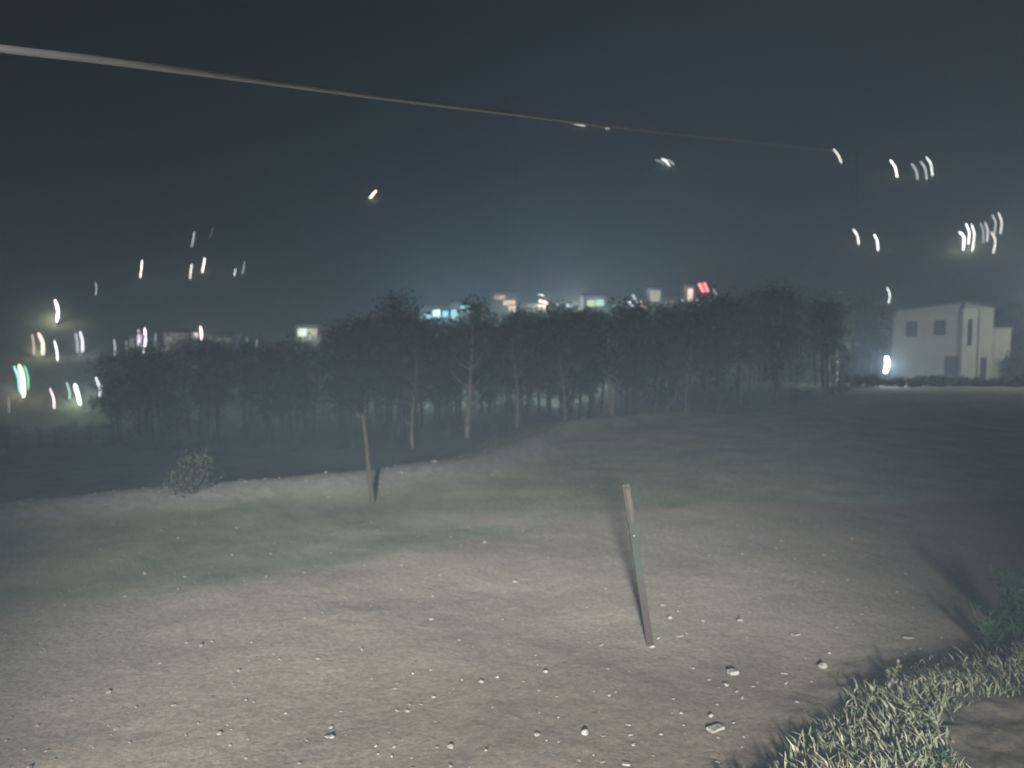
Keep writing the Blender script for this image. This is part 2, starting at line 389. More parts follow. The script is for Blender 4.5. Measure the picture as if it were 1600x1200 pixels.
link('edge_strip', bm, mat('pale worn metal', (.035, .03, .028), .85, .4, 20), t)
bm = bmesh.new(); tube(bm, [(0, -.002, ln*.69), (0, -.014, ln*.69)], .006, 8); link('bolt', bm, M['stone'], t)
p0 = ground_at(582, 785, 3); p1 = at(567, 645, p0.y-.1); v = p1-p0; ln = v.length
t = empty('post', p0); t.rotation_mode = 'QUATERNION'; t.rotation_quaternion = Vector((0, 0, 1)).rotation_difference(v.normalized())
tag(t, 'weathered pale wooden stake standing at the rubble lip of the yard', 'post', 'lone posts in the yard')
bm = bmesh.new(); n_ = 9; tube(bm, [(.004*math.sin(i*1.3), .004*math.cos(i), -.1+(ln+.1)*i/n_) for i in range(n_+1)], [.038-.001*i for i in range(n_+1)], 9)
link('shaft', bm, M['wood'], t, True)
bm = bmesh.new(); box(bm, -.075, -.03, -.055, .02, ln*.965, ln*1.0, .005); box(bm, -.03, .05, -.05, -.04, ln*.93, ln*.96, .003); link('end_piece', bm, M['wood'], t)

# ------------------------------------------------------------------ overhead cable
pts = [Vector((-.9, -8.3, 4.6)), Vector((-2.2, -4, 3.7)), Vector((-2.7, -1, 3.35)), Vector((-2.6, 1.0, 3.3))]
for px in list(range(-60, 1340, 50)):
    inv = .345-.000252*px
    y = np.interp(px, [-60, 0, 150, 350, 600, 800, 950, 1100, 1340], [68, 76, 93, 119, 153, 178, 198, 215, 239])
    pts.append(at(px, float(y), 1/inv))
# smooth on along the last direction to a far pole
d_ = (pts[-1]-pts[-2]).normalized(); far = pts[-1]+d_*95; pts.append(far)
o = None; bm = bmesh.new(); tube(bm, pts, .0155, 8)
o = link('cable', bm, M['cable'], None, True); tag(o, 'grey overhead cable running up across the sky from above the yard', 'cable')
fy = far; gz = hz(far.x, far.y)
t = empty('utility_pole', (far.x, far.y, gz)); tag(t, 'unlit utility pole on the dark hillside holding the far end of the cable', 'pole')
bm = bmesh.new(); tube(bm, [(0, .2, -.3), (0, .2, max(3, far.z-gz+.6))], [.15, .1], 10); link('shaft', bm, M['post'], t, True)
bm = bmesh.new(); box(bm, -.9, .9, .02, .14, far.z-gz-.25, far.z-gz-.1, .01); link('crossarm', bm, M['post'], t)

# ------------------------------------------------------------------ added visor wall behind the camera, cutting off the yard lamp beam
gz = hz(LAMP_POS.x, LAMP_POS.y-.5)
t = empty('visor', (LAMP_POS.x, LAMP_POS.y-.5, gz)); tag(t, 'added unseen visor and wall behind the viewpoint, cutting the yard lamp beam', 'visor')
H = LAMP_POS.z-gz
bm = bmesh.new(); box(bm, -4, 4, -.5, -.25, -.3, H+1.2); link('wall', bm, M['wall'], t)
bm = bmesh.new(); box(bm, -3.6, 3.6, -.247, 3.0, H+.30, H+.45); box(bm, -3.6, 3.6, 2.9, 3.003, H-.28, H+.298); link('beam_cutoff', bm, M['roof'], t)  # unseen slab with dropped front edge, added to cut the beam upward
for x in (-3.4, 3.4):
    bm = bmesh.new(); tube(bm, [(x, 2.8, -.2), (x, 2.8, H+.298)], .06, 10); link('post', bm, M['post'], t)
bm = bmesh.new(); box(bm, -.16, .16, -.245, .1, H-.1, H+.12, .02); link('lamp_head', bm, M['post'], t)
bm = bmesh.new(); box(bm, -.52, -.32, -.247, -.05, H+.85, H+1.0, .02); link('cable_fill_box', bm, M['post'], t)
wl = bpy.data.lights.new('cable_fill', 'SPOT'); wl.energy = 2600; wl.spot_size = math.radians(40); wl.spot_blend = 1.0; wl.shadow_soft_size = .05  # added spot, only there to brighten the overhead cable
wo = bpy.data.objects.new('cable_fill', wl); COL.objects.link(wo); wo.parent = t; wo.location = (-.42, .02, H+.92); wo.rotation_euler = Vector((.36, 1, .12)).to_track_quat('-Z', 'Y').to_euler()
ld = bpy.data.lights.new('flood', 'SPOT'); ld.energy = FLOOD_W; ld.spot_size = math.radians(45.5); ld.spot_blend = 1.0; ld.shadow_soft_size = .4; ld.color = (1.0, .955, .86)
lo = bpy.data.objects.new('flood', ld); COL.objects.link(lo); lo.parent = t; lo.location = (0, .5, H)
lo.rotation_euler = (LAMP_AIM-LAMP_POS).to_track_quat('-Z', 'Y').to_euler()

# ------------------------------------------------------------------ plants near the bank
def leafy(bm, base, tip, n, size, R, droop=.3):
    for i in range(n):
        f = (i+.5)/n; p = base.lerp(tip, f); a = R.uniform(0, 6.283); L_ = size*R.uniform(.6, 1.2)
        d = Vector((math.cos(a), math.sin(a), R.uniform(-droop, .7))).normalized(); sdir = d.cross(Vector((0, 0, 1))).normalized()*L_*.22
        vs = [bm.verts.new(q) for q in (p, p+d*L_*.45+sdir, p+d*L_, p+d*L_*.45-sdir+Vector((0, 0, .1*L_)))]
        bm.faces.new(vs)
def weed(px, py, hgt, n_stem, leafn, size, lm, label, spread=.35, seed=1, lo=1.5):
    R = random.Random(seed); p = ground_at(px, py, lo); t = empty('weed', p); tag(t, label, 'plant')
    bs = bmesh.new(); bl = bmesh.new()
    for i in range(n_stem):
        tip = Vector((R.uniform(-1, 1)*spread*hgt, R.uniform(-1, 1)*spread*hgt, hgt*R.uniform(.6, 1))); mid = tip*.5+Vector((R.uniform(-.1, .1), R.uniform(-.1, .1), .1))*hgt*.4
        tube(bs, [(0, 0, -.02), mid, tip], [hgt*.012+.001, hgt*.008+.001, .001], 5)
        leafy(bl, mid*.4, mid, leafn//2, size, R); leafy(bl, mid, tip, leafn//2, size, R)
    link('stem', bs, M['weed'] if lm != 'paleleaf' else M['paleleaf'], t); link('leaf_spray', bl, M[lm], t)
weed(1590, 1000, .55, 12, 26, .09, 'weed', 'tall dark leafy weed rising behind the bank at the frame edge', .35, 1)
weed(1545, 1018, .34, 8, 18, .07, 'weed', 'shorter dark weed at the foot of the tall dark one', .5, 2)
weed(1394, 1062, .10, 4, 8, .035, 'paleleaf', 'small pale leafy sprig sticking up over the grassy bank edge', .7, 3)
weed(1598, 1040, .14, 6, 10, .03, 'paleleaf', 'pale sprig at the frame edge above the bare soil patch', .5, 4)
weed(1362, 1108, .10, 3, 5, .03, 'paleleaf', 'thin pale sprig leaning out over the bank side', .6, 5)
weed(1470, 1195, .05, 6, 8, .05, 'weed', 'low bright green weed at the bottom edge by the soil patch', .9, 6, 1.2)
# pale shrub on the lip of the yard
def crown_bm(R, rx, rz, z0, z1, clumps, per, leaf, flat=1.0):
    V = []; Fc = []
    for c in range(clumps):
        zz = R.uniform(0, 1); prof = math.sin(math.pi*(.12+.8*zz))**.7
        a = R.uniform(0, 6.283); q = math.sqrt(R.uniform(0, 1))*prof*rx; ctr = Vector((math.cos(a)*q, math.sin(a)*q, z0+(z1-z0)*zz)); cr = R.uniform(.45, 1.0)*rz
        for i in range(per):
            d = Vector((R.gauss(0, 1), R.gauss(0, 1), R.gauss(0, .7)))*cr*.5; p = ctr+d
            u = Vector((R.gauss(0, 1), R.gauss(0, 1), R.gauss(0, 1))).normalized(); w_ = u.cross(Vector((R.gauss(0, 1), R.gauss(0, 1), R.gauss(0, 1)))).normalized()
            s = leaf*R.uniform(.5, 1.2); k = len(V)
            V += [p-u*s, p+w_*s*.45, p+u*s, p-w_*s*.45]; Fc.append((k, k+1, k+2, k+3))
    return V, Fc
def mesh_obj(name, V, Fc, m, parent):
    me = bpy.data.meshes.new(name); me.from_pydata([tuple(v) for v in V], [], Fc); me.materials.append(m); o = bpy.data.objects.new(name, me); COL.objects.link(o); o.parent = parent; return o
p = ground_at(300, 772, 6)
t = empty('shrub', p); tag(t, 'pale round shrub on the rubble lip beyond the dark grass', 'shrub')
V, Fc = crown_bm(random.Random(5), .34, .20, .03, .48, 15, 45, .035); mesh_obj('foliage', V, Fc, mat('shrub leaf', (.05, .058, .045), .8, .3, 5), t)
bm = bmesh.new()
for a in range(5): tube(bm, [(0, 0, -.05), (math.cos(a*1.3)*.2, math.sin(a*1.3)*.2, .35)], [.014, .005], 5)
link('stem', bm, M['bark'], t)

# ------------------------------------------------------------------ trees
def tree_proto(seed, Hh, rx, z0f, leafm, barkm, name='tree', per=70, clumps=34, leaf=.11, thick=1.0):
    R = random.Random(seed); t = bpy.data.objects.new(name, None); COL.objects.link(t)
    bm = bmesh.new(); lean = (R.uniform(-.35, .35), R.uniform(-.3, .3)); pts = []; 
    for i in range(8):
        f = i/7; pts.append(Vector((lean[0]*f*f+.10*math.sin(f*5+seed), lean[1]*f*f+.08*math.cos(f*4+seed), -.3+f*(Hh*.86+.3))))
    tube(bm, pts, [.12*thick*(1-.8*i/7)*Hh/7 for i in range(8)], 7)
    for k in range(8):
        i = R.randint(2, 5); b = pts[i]; a = R.uniform(0, 6.283); L_ = rx*R.uniform(.6, 1.0); 
        e = b+Vector((math.cos(a)*L_, math.sin(a)*L_, L_*R.uniform(.7, 1.3))); mid = b.lerp(e, .5)+Vector((0, 0, -.12))
        tube(bm, [b, mid, e], [.045*thick, .03*thick, .01], 5)
    link('trunk', bm, barkm, t, True)
    V, Fc = crown_bm(R, rx, rx*.62, Hh*z0f, Hh*.95, clumps, per, leaf)
    mesh_obj('crown', V, Fc, leafm, t)
    return t
protos = [tree_proto(11, 7.5, 1.7, .34, M['leaf'], M['bark']), tree_proto(12, 7.5, 1.4, .42, M['leaf'], M['bark']), tree_proto(13, 7.5, 2.0, .30, M['leaf'], M['bark'], clumps=44),
          tree_proto(14, 7.5, 1.6, .38, M['leaf'], M['bark'])]
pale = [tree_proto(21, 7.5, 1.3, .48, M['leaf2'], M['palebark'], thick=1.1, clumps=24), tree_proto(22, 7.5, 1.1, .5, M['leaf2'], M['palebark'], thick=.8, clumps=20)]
low = [tree_proto(15, 7.5, 2.4, .06, M['leaf'], M['bark'], clumps=30), tree_proto(16, 7.5, 2.1, .04, M['leaf'], M['bark'], clumps=26)]
used = set()
def put(src, loc, rz, sc, label, group):
    if src.name not in used: o = src; used.add(src.name)
    else:
        o = src.copy(); COL.objects.link(o)
        for ch in src.children: c = ch.copy(); COL.objects.link(c); c.parent = o
    o.location = loc; o.rotation_euler = (0, 0, rz); o.scale = sc; tag(o, label, 'tree', group); return o
G = 'trees of the grove in the dip beyond the yard'
PT = [(732, 36, 150, 0, 'slim tall tree with pale trunk, straight beyond the pale stake and rusty post'),
 (645, 33, 120, 1, 'pale forked tree nearest behind the weathered stake'),
 (808, 40, 120, 1, 'pale crooked tree between the tall slim trunk and the yard rise'),
 (882, 37, 110, 1, 'bright thin curved trunk just behind the top of the yard rise'),
 (955, 41, 130, 0, 'pale thick trunk in the grove beyond the yard rise'),
 (1042, 40, 110, 1, 'pale trunk below the violet town lights'),
 (1073, 42, 110, 1, 'very thin pale trunk below the peach gable'),
 (1158, 44, 100, 1, 'small pale trunk beside the dark gap right of the red sign'),
 (1211, 43, 120, 0, 'pale leaning trunk below the lone streak lamp right of the red sign'),
 (1304, 56, 110, 1, 'short pale trunk near the bright house lamp')]
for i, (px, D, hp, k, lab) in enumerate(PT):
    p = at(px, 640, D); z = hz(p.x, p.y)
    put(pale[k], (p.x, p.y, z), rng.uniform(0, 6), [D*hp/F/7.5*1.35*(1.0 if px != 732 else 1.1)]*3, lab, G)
R = random.Random(31); placed = [(at(a, 640, b).x, b) for a, b, *_ in PT]
def scatter(n, pxr, Dr, topf, label, jit=24):
    k = 0; tries = 0
    while k < n and tries < 6000:
        tries += 1; px = R.uniform(*pxr); D = R.uniform(*Dr); p = at(px, 640, D)
        if 1325 < px < 1405 and D < 66: continue
        if min((p.x-a)**2+(p.y-b)**2 for a, b in placed) < 2.6**2: continue
        z = hz(p.x, p.y); top = at(px, topf(px)+R.uniform(-jit*.5, jit), D).z; h = top-z
        if h < 1.1: continue
        placed.append((p.x, p.y)); s = h/7.3; put(R.choice(protos if h > 3.4 else low), (p.x, p.y, z), R.uniform(0, 6), (min(s*R.uniform(.9, 1.2), 1.5),)*2+(s,), label, G); k += 1
mid = lambda px: float(np.interp(px, [160, 250, 330, 400, 480, 560, 580, 600, 630, 660, 700, 800, 900, 1000, 1120, 1180, 1300, 1320, 1380, 1700], [560, 545, 540, 540, 540, 500, 478, 510, 468, 508, 506, 492, 486, 484, 470, 450, 470, 478, 455, 470]))
scatter(30, (560, 860), (38, 64), mid, 'dark leafy tree of the grove below the teal and orange town lights')
scatter(30, (860, 1125), (38, 66), mid, 'dark leafy tree of the grove below the green and violet town lights')
scatter(22, (1125, 1390), (44, 74), mid, 'dark leafy tree between the red sign and the white house')
scatter(18, (330, 560), (40, 70), mid, 'dark leafy tree below the lit pale green building', 30)
scatter(14, (172, 330), (44, 74), mid, 'dark leafy tree below the row of lamps down the slope', 45)
scatter(12, (-40, 165), (40, 62), lambda px: 655, 'low dark tree below the coloured lamps of the valley', 8)
scatter(46, (170, 1330), (33, 60), lambda px: mid(px)+75, 'low dark bushy tree filling the foot of the grove', 40)
scatter(34, (560, 1180), (66, 78), lambda px: mid(px)+58, 'low dark bushy tree at the back of the grove', 25)
scatter(26, (640, 1130), (96, 118), lambda px: float(np.interp(px, [640, 760, 900, 1130], [512, 497, 489, 484])), 'small dark tree on the slope under the town lights', 14)
scatter(8, (1570, 1700), (70, 84), lambda px: 470, 'dark tree standing behind and beside the white house annex', 8)

# ------------------------------------------------------------------ white house
AL = math.radians(16); P0 = at(1393, 590, 71); P0.z = 0; ca, sa = math.cos(AL), math.sin(AL)
gbase = min(hz(P0.x+u*ca, P0.y-u*sa) for u in (0, 4, 9))
house = empty('house', (P0.x, P0.y, gbase), -AL); tag(house, 'white two storey house with flat roof and lower annex standing in the dark', 'house')
def U(px):                                  # metres along the front for a direction
    k = (px-800)/F; return (k*P0.y-P0.x)/(ca+k*sa)
def Zp(px, py): u = U(px); return at(px, py, P0.y-u*sa).z-gbase
def wall_holes(bm, u0, u1, z0, z1, y0, y1, holes):
    us = sorted({u0, u1, *[h[0] for h in holes], *[h[1] for h in holes]}); zs = sorted({z0, z1, *[h[2] for h in holes], *[h[3] for h in holes]})
    for a, b in zip(us, us[1:]):
        for c, d in zip(zs, zs[1:]):
            m_ = ((a+b)/2, (c+d)/2)
            if any(h[0] < m_[0] < h[1] and h[2] < m_[1] < h[3] for h in holes): continue
            box(bm, a, b, y0, y1, c, d)
uA, uB, uC, uD = U(1393), U(1506), U(1545), U(1575)
ztop = Zp(1450, 487); ztop2 = Zp(1530, 482); zan = Zp(1560, 514)
def H4(a, b, c, d): return (U(a), U(b), max(0.15, Zp((a+b)/2, d)), Zp((a+b)/2, c))
wins = [H4(1414, 1432, 502, 526), H4(1457, 1476, 500, 524)]; bigdoor = (U(1476), U(1500), .05, Zp(1487, 556)); door2 = (U(1527), U(1537), .05, Zp(1531, 558))
slit = H4(1505.5, 1513, 499, 540)
bm = bmesh.new()
wall_holes(bm, uA, uB-.4, 0, ztop, 0, .22, wins+[bigdoor]); box(bm, uA, uA+.22, .22, 6.5, 0, ztop); box(bm, uA+.22, uB-.4, 6.28, 6.5, 0, ztop)
box(bm, uA+.22, uB-.4, .24, 6.26, .0, .08); box(bm, uA+.22, uB-.4, .24, 6.26, ztop*.5, ztop*.5+.15)
link('wall', bm, M['wall'], house)
bm = bmesh.new(); wall_holes(bm, uB-.4, uC, 0, ztop2, -.9, -.68, [slit, door2]); box(bm, uB-.4, uB-.18, -.68, 6.5, 0, ztop2); box(bm, uC-.22, uC, -.68, 6.5, 0, ztop2); box(bm, uB-.18, uC-.22, 6.28, 6.5, 0, ztop2)
link('wall', bm, M['wall_lit'], house)
bm = bmesh.new(); box(bm, uB+.78, uB+.86, -.97, -.902, 0.1, ztop2-.1); link('drainpipe', bm, M['frame'], house)
bm = bmesh.new(); box(bm, uC+.003, uD, -.5, 5, 0, zan); link('annex_wall', bm, M['wall_lit'], house)
bm = bmesh.new(); box(bm, uC+.003, uD+.12, -.62, 5.1, zan+.002, zan+.14); link('annex_roof', bm, M['wall'], house)
# roof: low slope slab
bm = bmesh.new(); ur = U(1500); zr = max(ztop, ztop2)+.65
vs = []
for y in (-1.15, 6.8):
    for (u, z) in ((uA-.35, ztop+.02), (ur, zr-.15), (uC+.25, ztop2+.03), (uC+.25, ztop2+.2), (ur, zr+.05), (uA-.35, ztop+.2)): vs.append(bm.verts.new((u, y, z)))
for i in range(6): bm.faces.new((vs[i], vs[(i+1) % 6], vs[6+(i+1) % 6], vs[6+i]))
bm.faces.new(vs[:6][::-1]); bm.faces.new(vs[6:])
bmesh.ops.recalc_face_normals(bm, faces=bm.faces); link('roof', bm, M['roof'], house)
bm = bmesh.new(); # gable infill between walls and roof
for (u0, u1, y0, y1, zz) in ((uA, ur, 0.001, .2, ztop), (ur, uC, -.899, -.7, ztop2)):
    za = lambda u: float(np.interp(u, [uA-.35, ur, uC+.25], [ztop+.0, zr-.17, ztop2+.01]))
    q = [bm.verts.new((u, y, z)) for y in (y0, y1) for (u, z) in ((u0, zz), (u1, zz), (u1, za(u1)), (u0, max(za(u0), zz+.001)))]
    for f in ((0, 1, 2, 3), (7, 6, 5, 4), (0, 4, 5, 1), (1, 5, 6, 2), (2, 6, 7, 3), (3, 7, 4, 0)): bm.faces.new([q[i] for i in f])
link('gable', bm, M['wall'], house)
def window(h, y, name='window', mull=True):
    u0, u1, z0, z1 = h; f = .06; bm = bmesh.new()
    box(bm, u0, u1, y, y+.07, z0, z0+f); box(bm, u0, u1, y, y+.07, z1-f, z1); box(bm, u0, u0+f, y, y+.07, z0+f, z1-f); box(bm, u1-f, u1, y, y+.07, z0+f, z1-f)
    if mull: box(bm, (u0+u1)/2-.03, (u0+u1)/2+.03, y+.002, y+.068, z0+f, z1-f)
    o = link(name, bm, M['frame'], house); b2 = bmesh.new(); box(b2, u0+f*.9, u1-f*.9, y+.03, y+.04, z0+f*.9, z1-f*.9); link('pane', b2, M['dark'], o)
for h in wins:
    window(h, .12); b3 = bmesh.new(); box(b3, h[0]-.08, h[1]+.08, -.07, .1, h[2]-.09, h[2]-.002); link('window_sill', b3, M['wall'], house)
window(slit, -.80, 'window', False)
for h, y in ((bigdoor, .14), (door2, -.78)):
    bm = bmesh.new(); box(bm, h[0]+.003, h[1]-.003, y, y+.06, h[2], h[3]-.003); o = link('door', bm, M['frame'], house)
    b2 = bmesh.new(); box(b2, h[1]-.3, h[1]-.2, y-.05, y-.003, 1.0, 1.15, .01); link('handle', b2, M['post'], o)
for i, px in enumerate(range(1332, 1640, 16)):
    D = 53+rng.uniform(-1.5, 1.5); p = at(px, 600, D); hgt = at(px, 591+rng.uniform(-3, 3), D).z-hz(p.x, p.y)
    t = empty('bush', (p.x, p.y, hz(p.x, p.y))); tag(t, 'low dark bush in the straggling row before the white house', 'bush', 'bushes before the white house')
    V, Fc = crown_bm(random.Random(40+i), .75, .4, .0, hgt, 16, 45, .09); mesh_obj('foliage', V, Fc, M['leaf'], t)
p = at(1577, 590, P0.y-U(1575)*sa-1.3); t = empty('bush', (p.x, p.y, hz(p.x, p.y))); tag(t, 'dark bush growing against the annex corner of the white house', 'bush')
V, Fc = crown_bm(random.Random(9), .95, .6, .1, 2.4, 30, 60, .11); mesh_obj('foliage', V, Fc, M['leaf'], t)
bm = bmesh.new(); tube(bm, [(0, 0, -.2), (.1, 0, 1.3)], [.07, .03], 6); link('stem', bm, M['bark'], t)

# ------------------------------------------------------------------ lamps
_em = {}
def emis(col, s):
    key = (tuple(round(c, 2) for c in col), round(s, 1))
    if key not in _em:
        m = bpy.data.materials.new('lamp glow'); m.use_nodes = True; n = m.node_tree; n.nodes.clear(); o = n.nodes.new('ShaderNodeOutputMaterial'); e = n.nodes.new('ShaderNodeEmission')
        e.inputs[0].default_value = (*col, 1); e.inputs[1].default_value = s; n.links.new(e.outputs[0], o.inputs[0]); m.cycles.emission_sampling = 'NONE'; _em[key] = m
    return _em[key]
def T(D): return math.exp(-SIGMA*D)
WH = (1, .97, .92); BW = (.85, .93, 1); WARM = (1, .84, .62); TEAL = (.35, .95, .85); GRN = (.2, .9, .5); PINK = (1, .72, .8); LIL = (.86, .82, 1); GREY = (.75, .78, .78); PGR = (.82, 1, .78); PEACH = (1, .76, .6); RED = (1, .06, .08)
def lamp(pts, wpx, col, b, label, cat='lamp', group=None, watt=0, D=None, name='streak_lamp'):  # tube takes the camera-shake streak of each light, not a lamp's form
    xb, yb = pts[-1]; D0 = D or ground_hit(xb, yb+5, 22); W_ = [at(x, y, D0) for x, y in pts]
    base = W_[-1]; g = hz(base.x, base.y+.12); t = empty(name, (base.x, base.y, g)); tag(t, label, cat, group)
    loc = [q-Vector((base.x, base.y, g)) for q in W_]
    # resample to a soft curve
    if len(loc) > 2:
        c = []
        for i in range(9):
            f = i/8; a, b_, d = loc[0], loc[1], loc[-1]; fm = (loc[1]-loc[0]).length/((loc[1]-loc[0]).length+(loc[-1]-loc[1]).length)
            c.append(a.lerp(b_, f/fm) if f < fm else b_.lerp(d, (f-fm)/(1-fm)))
        c = [c[0]]+[(c[i-1]+c[i]*6+c[i+1])/8 for i in range(1, 8)]+[c[-1]]
        loc = c
    r = wpx/F*D0*.36; n_ = len(loc)
    rr = [r*(.55 if i in (0, n_-1) else 1) for i in range(n_)]
    bm = bmesh.new(); tube(bm, loc, rr, 8); link('tube', bm, emis(col, b/T(D0)), t, True)
    top = max(loc, key=lambda q: q.z); lowp = min(loc, key=lambda q: q.z)
    bm = bmesh.new(); tube(bm, [Vector((lowp.x, r+.1, -.3)), Vector((lowp.x, r+.1, lowp.z)), Vector((top.x, r+.1, top.z))], .05, 6); link('post', bm, M['post'], t)
    if watt:
        l = bpy.data.lights.new('glow', 'POINT'); l.energy = watt*(.5 if yb > 500 and xb < 600 else 2.2); l.color = col; l.shadow_soft_size = .15; lo = bpy.data.objects.new('glow', l); COL.objects.link(lo); lo.parent = t
        lo.location = sum(loc, Vector())/len(loc)-Vector((0, r+.25, 0))
    return t
GH = 'lamps up the left hillside'; GV = 'lamps down in the left valley'; GR = 'lamps high on the right hillside'
